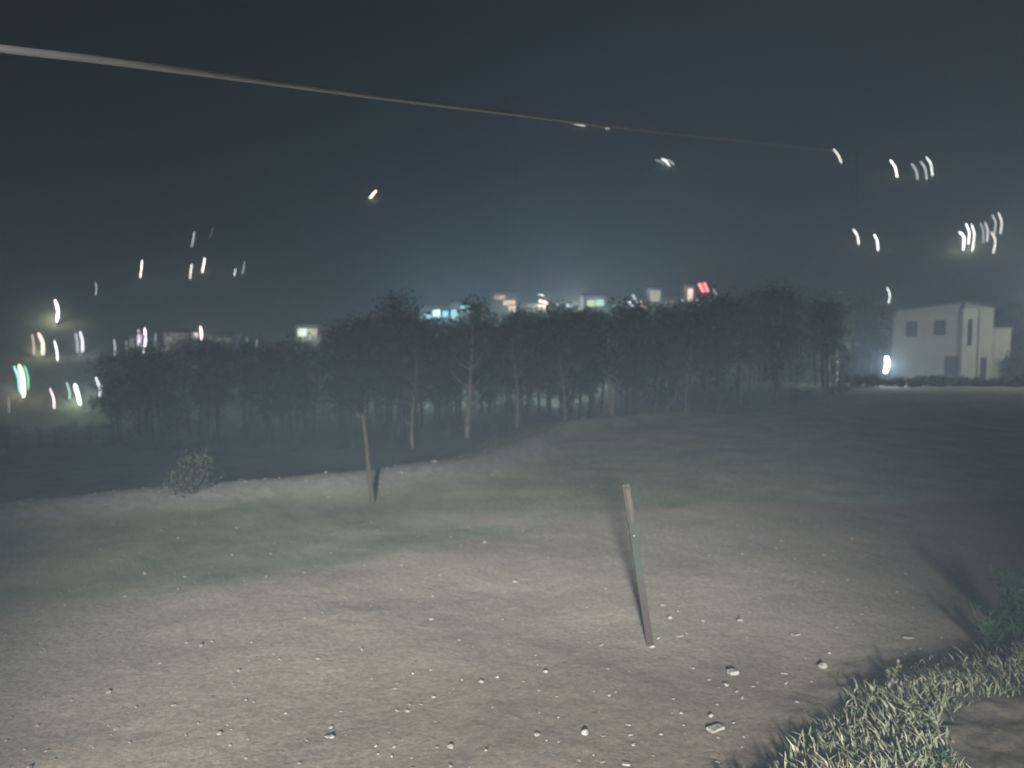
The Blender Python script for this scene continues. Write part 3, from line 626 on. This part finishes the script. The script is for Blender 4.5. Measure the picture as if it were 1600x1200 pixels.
L_ = [
 ([(304, 362), (302, 374), (299, 386)], 2, GREY, .55, 'dim slanting lamp streak, higher of the pair above the brighter hillside lamps', GH),
 ([(332, 356), (328, 371)], 1.5, GREY, .25, 'faintest slanting lamp streak at the top of the left hillside', GH),
 ([(222, 406), (221, 420), (219, 434)], 2.8, WH, 1.2, 'white upright lamp streak alone on the left hillside', GH),
 ([(300, 412), (298, 424), (297, 436)], 2.8, WH, .9, 'white lamp left of its peach neighbour on the left hillside', GH),
 ([(320, 403), (318, 415), (316, 426)], 3.8, (1, .85, .78), 1.3, 'thick peach white lamp on the left hillside', GH),
 ([(368, 420), (366, 431)], 3, WH, .9, 'very short white lamp on the left hillside', GH),
 ([(382, 409), (379, 428)], 2.5, GREY, .45, 'dim grey lamp beside the very short white one', GH),
 ([(149, 441), (151, 451), (149, 462)], 1.8, GREY, .45, 'dim thin lamp between the bright bent one and the lone white one', GH),
 ([(86, 469), (91, 485), (89, 503)], 5, (1, .96, .86), 2.0, 'bright thick bent lamp streak above the beige pair', GH, 900),
 ([(50, 522), (53, 538), (53, 555)], 4, WARM, .35, 'dull beige lamp, left of the beige pair', GV),
 ([(60, 520), (67, 535), (67, 555)], 7, (1, .88, .7), .75, 'broad beige lamp, right of the beige pair', GV, 500),
 ([(85, 532), (89, 548), (90, 564)], 3.2, BW, 1.4, 'slim blue white lamp right of the beige pair', GV),
 ([(118, 520), (121, 535), (121, 551)], 5, GREY, .3, 'dull grey glowing patch of lit wall left of a whiter lamp', GV),  # lamplit patch of wall built as a glowing tube
 ([(125, 518), (129, 532), (129, 550)], 5, (.92, .93, 1), .75, 'broad soft white lamp right of the slim blue white one', GV, 400),
 ([(178, 530), (180, 543), (179, 557)], 2, GREY, .6, 'thin dim lamp standing alone before the lilac one', GV),
 ([(197, 532), (198, 555)], 2.5, GREY, .3, 'faint grey lamp left of the yellow and lilac ones', GV),
 ([(216, 515), (218, 530), (219, 544)], 3, (1, .95, .7), .6, 'yellowish thin lamp touching the bright lilac one', GV),
 ([(226, 513), (228, 530), (224, 552)], 4.2, LIL, 1.9, 'bright lilac white lamp in the row above the trees', GV, 700),
 ([(261, 524), (261, 552)], 2.2, (1, .95, .75), .8, 'thin yellowish lamp in front of a pale lit wall', GV),
 ([(306, 523), (307, 548)], 3.2, TEAL, .7, 'short teal lamp beside a tall pinkish one', GV),
 ([(313, 510), (315, 522), (314, 533)], 4.2, PINK, 1.9, 'tall pinkish white lamp streak beside the short teal one', GV, 500),
 ([(310, 536), (309, 550)], 2, PINK, .6, 'tiny pink lamp under the tall pinkish one', GV),
 ([(401, 531), (401, 545)], 1.8, WH, .6, 'tiny thin white lamp near the leaning pale pole', GV),
 ([(22, 572), (29, 590), (31, 613)], 4, TEAL, .9, 'teal curved lamp streak on the left of the peach one', GV),
 ([(30, 570), (36, 590), (37, 621)], 8, (1, .80, .64), 1.5, 'broad bright peach lamp between teal and green ones', GV, 500),
 ([(38, 571), (44, 588), (44, 608)], 3, GRN, .8, 'green curved lamp streak on the right of the peach one', GV),
 ([(78, 607), (84, 622), (85, 639)], 3, PINK, 1.3, 'pink curved lamp streak low in the valley', GV),
 ([(104, 597), (109, 612), (109, 625)], 2.4, (.7, .95, .9), .7, 'thin pale teal lamp before the glowing pale green one', GV),
 ([(117, 600), (121, 615), (126, 633)], 7, PGR, 1.9, 'glowing broad pale green lamp low in the valley', GV, 500),
 ([(150, 590), (155, 605), (156, 620)], 4, BW, 1.6, 'blue white lamp right of the glowing pale green one', GV, 500),
 ([(159, 601), (162, 614), (161, 626)], 5, GREY, .4, 'dull grey lamp clinging to the blue white one', GV),
 ([(14, 622), (14, 645)], 3, GREY, .3, 'dull grey lamp lowest in the valley corner', GV),
 ([(545, 511), (543, 519), (541, 528)], 4, LIL, 1.1, 'short lilac white lamp between the pale green building and teal lights', 'lamps by the grove'),
 ([(536, 518), (535, 531)], 3, GREY, .35, 'faint grey lamp left of the short lilac one', 'lamps by the grove'),
 ([(588, 298), (583, 303), (578, 310)], 4.5, (1, .88, .68), 1.3, 'lone cream lamp high on the hill above the dark trees', 'lamps high on the hill'),
 ([(1034, 248), (1041, 252), (1046, 259)], 2.5, WH, 1.3, 'brightest of three small slanting lamp streaks on the hill under the cable', 'lamps high on the hill'),
 ([(1040, 249), (1048, 252), (1053, 258)], 2, GREY, .5, 'dim slanting lamp streak, right of the bright one under the cable', 'lamps high on the hill'),
 ([(1024, 250), (1033, 252), (1038, 257)], 1.8, GREY, .35, 'faint slanting lamp streak, left of the bright one under the cable', 'lamps high on the hill'),
 ([(894, 192), (905, 195), (915, 196)], 2.5, (1, .95, .75), .5, 'yellow glint of the cable drawn as a glow, nearer the stake side', 'lamps high on the hill'),  # cable sparkle built as glowing streaks on the hill behind
 ([(933, 196), (944, 198), (952, 202)], 2.2, (1, .95, .75), .5, 'yellow glint of the cable drawn as a glow, nearer the house side', 'lamps high on the hill'),
 ([(1302, 233), (1310, 242), (1315, 255)], 2.6, WH, .9, 'bent white lamp streak where the cable fades out', GR),
 ([(1391, 250), (1399, 261), (1402, 277)], 3.2, WH, 1.5, 'bright bent lamp streak, first of the topmost four', GR),
 ([(1424, 255), (1432, 266), (1434, 281)], 4, GREY, .35, 'broad dull bent lamp streak, second of the topmost four', GR),
 ([(1438, 252), (1446, 262), (1448, 281)], 2.4, GREY, .6, 'thin dull bent lamp streak, third of the topmost four', GR),
 ([(1447, 245), (1455, 256), (1457, 275)], 2.8, (.95, 1, .9), 1.0, 'thin white bent lamp streak, last of the topmost four', GR),
 ([(1333, 358), (1340, 368), (1342, 382)], 3.6, WH, .9, 'hazy bent lamp streak left of a sharper one below the topmost', GR),
 ([(1366, 366), (1371, 376), (1372, 392)], 3.0, BW, 1.6, 'sharp bent lamp streak right of the hazy one', GR),
 ([(1499, 362), (1507, 370), (1505, 391)], 4.6, WH, 1.3, 'thick bright bent lamp streak, first of the crowded cluster', GR, 80),
 ([(1509, 349), (1515, 362), (1513, 382)], 3.0, WH, 1.4, 'slim bright bent lamp streak, second of the crowded cluster', GR),
 ([(1518, 350), (1523, 366), (1519, 393)], 3.0, WH, 1.2, 'long bent lamp streak, third of the crowded cluster', GR),
 ([(1532, 348), (1537, 362), (1536, 380)], 2.6, GREY, .35, 'dim bent lamp streak in the middle of the crowded cluster', GR),
 ([(1539, 347), (1544, 361), (1542, 378)], 3.0, GREY, .6, 'greyish bent lamp streak right of the dimmest in the cluster', GR),
 ([(1550, 335), (1556, 347), (1554, 366)], 2.4, GREY, .55, 'thin grey bent lamp streak, left of the two highest in the cluster', GR),
 ([(1560, 332), (1566, 347), (1563, 366)], 2.4, WH, .8, 'thin white bent lamp streak, right of the two highest in the cluster', GR),
 ([(1549, 362), (1556, 376), (1552, 396)], 2.8, WH, .8, 'bent white lamp streak, lowest of the crowded cluster', GR),
 ([(1201, 465), (1205, 473), (1206, 483)], 2.8, WH, 1.2, 'lone bent white lamp streak over the dark trees right of the red sign', 'lamps above the grove'),
 ([(1297, 465), (1299, 469)], 2, GREY, .6, 'speck of a grey lamp over the trees near the house', 'lamps above the grove'),
 ([(1278, 493), (1278, 498)], 2.4, (1, .25, .2), 1.0, 'tiny red lamp among the dark trees', 'lamps above the grove'),
 ([(1386, 449), (1391, 461), (1388, 475)], 2.4, (.9, 1, .9), 1.0, 'thin bent lamp streak right above the corner of the white house', 'lamps above the grove'),
 ([(983, 471), (987, 477), (991, 482)], 5, LIL, .8, 'fat violet lamp below a bluish one in the town row', 'town lights'),
 ([(988, 460), (992, 466), (995, 473)], 4.5, (.7, .76, .95), .4, 'dim bluish lamp above the fat violet one', 'town lights'),
 ([(1000, 471), (1004, 477), (1008, 482)], 5, PEACH, .7, 'fat peach lamp right of the violet one', 'town lights'),
 ([(1011, 459), (1018, 468)], 2.4, WH, .9, 'slanting white lamp streak at the edge of the beige lit building', 'town lights'),
 ([(1065, 467), (1070, 479)], 2, WH, .7, 'thin slanting white lamp streak left of the peach gable', 'town lights'),
 ([(1088, 466), (1093, 477)], 4, PEACH, .6, 'small peach lamp under the red sign', 'town lights'),
 ([(1115, 452), (1118, 459), (1120, 465)], 4, (.7, .85, .7), .3, 'dim greenish lamp right of the red sign', 'town lights'),
 ([(885, 476), (889, 479), (893, 483)], 5, (.85, .88, .95), .5, 'hazy white lamp left of the green lit building', 'town lights', 400),
 ([(841, 460), (850, 462)], 2.6, WH, 1.0, 'thin level white lamp streak over a short fat one', 'town lights'),
 ([(842, 470), (850, 472), (856, 474)], 7, (1, .9, .85), .9, 'short fat cream lamp below the thin level one', 'town lights', 400),
 ([(745, 486), (741, 492)], 3, TEAL, .6, 'small teal lamp right of the teal windowed building', 'town lights'),
 ([(757, 478), (752, 484)], 2.5, GREY, .5, 'small grey lamp left of the orange windows', 'town lights'),
 ([(822, 476), (827, 478)], 2.5, WARM, .5, 'small warm lamp between the orange windows and the fat cream lamp', 'town lights'),
 ([(868, 474), (872, 477)], 2.5, WH, .6, 'small white lamp right of the fat cream lamp', 'town lights'),
 ([(930, 484), (935, 489)], 2.5, GREY, .6, 'small grey lamp just under the green lit front', 'town lights'),
 ([(957, 474), (961, 479)], 2.5, PGR, .5, 'small greenish lamp right of the green lit front', 'town lights'),
 ([(1001, 486), (1004, 491)], 2.2, GREY, .6, 'small grey lamp under the fat peach lamp', 'town lights'),
 ([(1046, 479), (1052, 485)], 2.5, (.8, .82, .75), .5, 'small dull lamp on the low grey building', 'town lights'),
 ([(243, 520), (243, 540)], 2, GREY, .5, 'thin grey lamp just right of the bright lilac one', GV),
 ([(350, 522), (351, 538)], 2.2, (.85, .85, .7), .45, 'thin dull lamp on the dim building right of the pinkish one', GV),
 ([(386, 528), (386, 538)], 1.8, GREY, .4, 'faintest thin lamp left of the leaning pale pole', GV),
]
for e in L_:
    pts_, wd, col, b, lab, grp = e[:6]; wt = e[6] if len(e) > 6 else 0
    lamp(pts_, wd, col, b*1.9, lab, 'lamp', grp, wt)
# bright yard lamp at the white house
lamp([(1385, 557), (1387, 568), (1383, 583)], 9, (.97, .99, 1), 8, 'very bright white lamp on a short post beside the white house', 'lamp', None, HOUSE_W, 56.5, 'yard_lamp')
lamp([(1690, 440), (1690, 448)], 5, (1, .98, .86), 3, 'yard lamp out of view lighting the annex side of the white house', 'lamp', None, HOUSE_W*2.2, 54, 'yard_lamp')
for k, (px, py, wt, col, lab) in enumerate(((690, 522, 900, (.75, .97, 1), 'added glow lamp hidden behind the grove below the teal lights'), (800, 520, 900, (.85, .97, 1), 'added glow lamp hidden behind the grove below the orange lights'),
        (900, 516, 1100, (.8, .95, 1), 'added glow lamp hidden behind the grove below the green lights'), (1010, 514, 700, (.9, .97, 1), 'added glow lamp hidden behind the grove below the violet lamp'), (330, 566, 300, (1, .97, .85), 'added glow lamp hidden behind the trees left of the leaning pole'))):
    lamp([(px, py), (px, py+4)], 4, col, 2, lab, 'added lamp', 'added glow lamps behind the grove', wt/2.2*GLOW, 104, 'glow_lamp')  # unseen lamps added to make the town glow in the haze
# dim leaning pole
p = ground_at(388, 556, 60); t = empty('leaning_pole', p); tag(t, 'thin grey pole leaning over beyond the dark trees', 'pole')
a_, b_ = at(388, 553, p.y)-p, at(421, 539, p.y)-p
bm = bmesh.new(); tube(bm, [a_+Vector((-.3, 0, -.6)), a_, b_], [.16, .16, .12], 8); link('shaft', bm, M['wood'], t, True)
bm = bmesh.new(); tube(bm, [b_-(b_-a_)*.05, b_+(b_-a_)*.06], .22, 8); link('cap', bm, M['wood'], t, True)

# ------------------------------------------------------------------ lit town buildings
def lit_mat(c1, c2, s, sc=1.1):
    m = bpy.data.materials.new('lit panel'); m.use_nodes = True; n = m.node_tree; n.nodes.clear(); o = n.nodes.new('ShaderNodeOutputMaterial'); e = n.nodes.new('ShaderNodeEmission')
    tc = n.nodes.new('ShaderNodeTexCoord'); nz = n.nodes.new('ShaderNodeTexNoise'); nz.inputs['Scale'].default_value = sc; nz.inputs['Detail'].default_value = 3; n.links.new(tc.outputs['Object'], nz.inputs['Vector'])
    r = n.nodes.new('ShaderNodeValToRGB'); r.color_ramp.elements[0].position = .38; r.color_ramp.elements[1].position = .62; r.color_ramp.elements[0].color = (*c1, 1); r.color_ramp.elements[1].color = (*c2, 1)
    n.links.new(nz.outputs[0], r.inputs[0]); n.links.new(r.outputs[0], e.inputs[0]); e.inputs[1].default_value = s; n.links.new(e.outputs[0], o.inputs[0]); m.cycles.emission_sampling = 'NONE'; return m
def building(x0, x1, y0, y1, panels, label, basepad=8, hip=.5, watt=0, wcol=WH):
    D = ground_hit((x0+x1)/2, y1+basepad, 60); a = at(x0, y0, D); b = at(x1, y1, D); g = min(hz(a.x, D), hz(b.x, D), hz((a.x+b.x)/2, D+3))-.2
    w2 = (b.x-a.x)/2; t = empty('building', ((a.x+b.x)/2, D, g)); tag(t, label, 'building', 'lit buildings of the far town'); z1 = a.z-g
    dep = 5.0; bm = bmesh.new(); box(bm, -w2, w2, .25, dep, -.5, z1); link('wall', bm, M['farwall'], t)
    bm = bmesh.new(); v = [bm.verts.new(q) for q in ((-w2-.3, .0, z1+.003), (w2+.3, .0, z1+.003), (w2+.3, dep+.3, z1+.003), (-w2-.3, dep+.3, z1+.003), (-w2*.6, dep/2, z1+hip), (w2*.6, dep/2, z1+hip))]
    for f in ((3, 2, 1, 0), (0, 1, 5, 4), (1, 2, 5), (2, 3, 4, 5), (3, 0, 4)): bm.faces.new([v[i] for i in f])
    link('roof', bm, M['roof'], t)
    o0 = Vector(((a.x+b.x)/2, D, g))
    for (px0, px1, py0, py1, c1, c2, s) in panels:
        q0 = at(px0, py0, D)-o0; q1 = at(px1, py1, D)-o0; bm = bmesh.new(); box(bm, q0.x-.08, q1.x+.08, .12, .248, q1.z-.08, q0.z+.08); fr = link('window', bm, M['frame'], t)
        bm = bmesh.new(); box(bm, q0.x, q1.x, .06, .118, q1.z, q0.z, .02); link('pane', bm, lit_mat(c1, c2, s*1.3/T(D)), fr)
    if watt:
        l = bpy.data.lights.new('glow', 'POINT'); l.energy = watt*(.35 if x0 > 600 else .5); l.color = wcol; l.shadow_soft_size = .4; lo = bpy.data.objects.new('glow', l); COL.objects.link(lo); lo.parent = t; lo.location = (q0.x, -1.0, q0.z-.3)
dk = lambda c, k: tuple(q*k for q in c)
TQ = (.30, .62, .64); CR = (.75, .78, .62); OR = (.75, .55, .38)
building(656, 699, 478, 506, [(661, 675, 490, 500, TQ, dk(TQ, .6), .8), (676, 688, 484, 496, (.9, 1, .95), TQ, 1.2), (691, 700, 486, 495, (.2, .6, .85), (.25, .65, .8), .9), (664, 680, 501, 506, dk(TQ, .5), dk(TQ, .25), .5)], 'building with teal, white and blue lit windows', watt=700, wcol=(.6, 1, .95))
building(702, 738, 472, 502, [(705, 716, 484, 498, TQ, (.4, .75, .7), .85), (720, 734, 477, 482, (.35, .75, .85), TQ, .9), (722, 733, 485, 491, dk(TQ, .6), TQ, .5)], 'building with a tall teal window and two level ones', watt=400, wcol=(.6, 1, .95))
building(766, 812, 456, 490, [(772, 790, 461, 468, OR, dk(OR, .4), .5), (786, 805, 469, 477, (.85, .68, .5), dk(OR, .6), .75), (795, 806, 478, 487, (.85, .70, .5), OR, .8)], 'building with stepped orange lit windows', watt=400, wcol=WARM)
building(912, 948, 462, 484, [(917, 930, 469, 480, (.6, .72, .5), (.45, .6, .42), .65), (931, 944, 468, 478, (.42, .72, .60), (.6, .72, .5), .65)], 'building with broad pale green lit front', watt=500, wcol=PGR)
building(1012, 1036, 450, 478, [(1016, 1032, 454, 471, (.55, .52, .42), (.38, .37, .30), .5)], 'tall building with a dull beige lit front', watt=400, wcol=(1, .9, .75))
building(1036, 1058, 464, 484, [(1040, 1053, 469, 480, (.22, .25, .23), (.12, .14, .13), .5)], 'low building with very dim grey windows by the beige front')
building(1070, 1087, 446, 480, [(1075, 1083, 451, 470, (.95, .72, .62), (.9, .66, .52), .85)], 'narrow building with a glowing peach gable wall under the red sign', watt=400, wcol=PEACH)  # lit gable wall, its light put into a glowing pane
building(460, 500, 508, 536, [(465, 480, 513, 526, (.85, .95, .82), (.62, .75, .62), .85), (480, 496, 513, 523, (.62, .62, .45), (.5, .48, .36), .6), (482, 486, 524, 530, (.9, .7, .5), (.6, .5, .4), .5)], 'wide building with pale green lit front above the dark trees', watt=900, wcol=PGR)
building(254, 292, 520, 554, [(257, 269, 526, 549, (.28, .30, .24), (.16, .18, .15), .5), (278, 289, 526, 544, (.26, .28, .25), (.14, .15, .14), .5)], 'low building with two dull yellow grey windows behind a thin lamp', watt=250)
building(199, 214, 522, 552, [(202, 211, 528, 548, (.2, .21, .2), (.12, .13, .12), .5)], 'small building with a single dull grey window')
building(330, 364, 522, 545, [(334, 346, 528, 541, (.17, .18, .14), (.09, .1, .08), .5), (349, 361, 528, 541, (.17, .18, .14), (.09, .1, .08), .5)], 'dim building with two faint windows right of the pinkish lamp')
# red sign
D = ground_hit(1100, 464, 60); a = at(1088, 440, D); b = at(1108, 459, D); g = hz((a.x+b.x)/2, D)
t = empty('sign', ((a.x+b.x)/2, D, g)); tag(t, 'glowing red sign of two slanting light streaks over the town', 'sign'); o0 = Vector(((a.x+b.x)/2, D, g))
def seg(x0, y0, x1, y1, r, mt, nm, dy=0):
    bm = bmesh.new(); tube(bm, [at(x0, y0, D)-o0+Vector((0, dy, 0)), at(x1, y1, D)-o0+Vector((0, dy, 0))], r, 8); return link(nm, bm, mt, t, True)
seg(1092, 443, 1099, 456, .17, emis((1, .25, .28), 2.2/T(D)), 'tube', -.1); seg(1100, 442, 1106, 456, .17, emis((1, .25, .28), 2.2/T(D)), 'tube', -.1)
bm = bmesh.new(); q = [at(x, y, D)-o0 for x, y in ((1090, 443), (1102, 442), (1108, 456), (1098, 457))]
vs = [bm.verts.new(p+Vector((0, dy, 0))) for dy in (.1, .35) for p in q]
for f in ((0, 1, 2, 3), (7, 6, 5, 4), (0, 4, 5, 1), (1, 5, 6, 2), (2, 6, 7, 3), (3, 7, 4, 0)): bm.faces.new([vs[i] for i in f])
bmesh.ops.recalc_face_normals(bm, faces=bm.faces); link('panel', bm, emis(RED, .75/T(D)), t)
bm = bmesh.new(); tube(bm, [(0, .5, -.3), (0, .5, b.z-g+.4)], .14, 8); link('post', bm, M['post'], t)

# ------------------------------------------------------------------ haze
bm = bmesh.new(); box(bm, -560, 560, -560, 560, -60, HAZE_TOP)
hm = bpy.data.materials.new('haze'); hm.use_nodes = True; n = hm.node_tree; n.nodes.clear(); o = n.nodes.new('ShaderNodeOutputMaterial'); v = n.nodes.new('ShaderNodeVolumePrincipled')
v.inputs['Color'].default_value = (.58, .78, 1.0, 1); v.inputs['Density'].default_value = SIGMA; v.inputs['Anisotropy'].default_value = 0.0; n.links.new(v.outputs[0], o.inputs['Volume'])
ho = link('haze', bm, hm); tag(ho, 'thin pale night haze hanging over the yard and valley', kind='stuff')
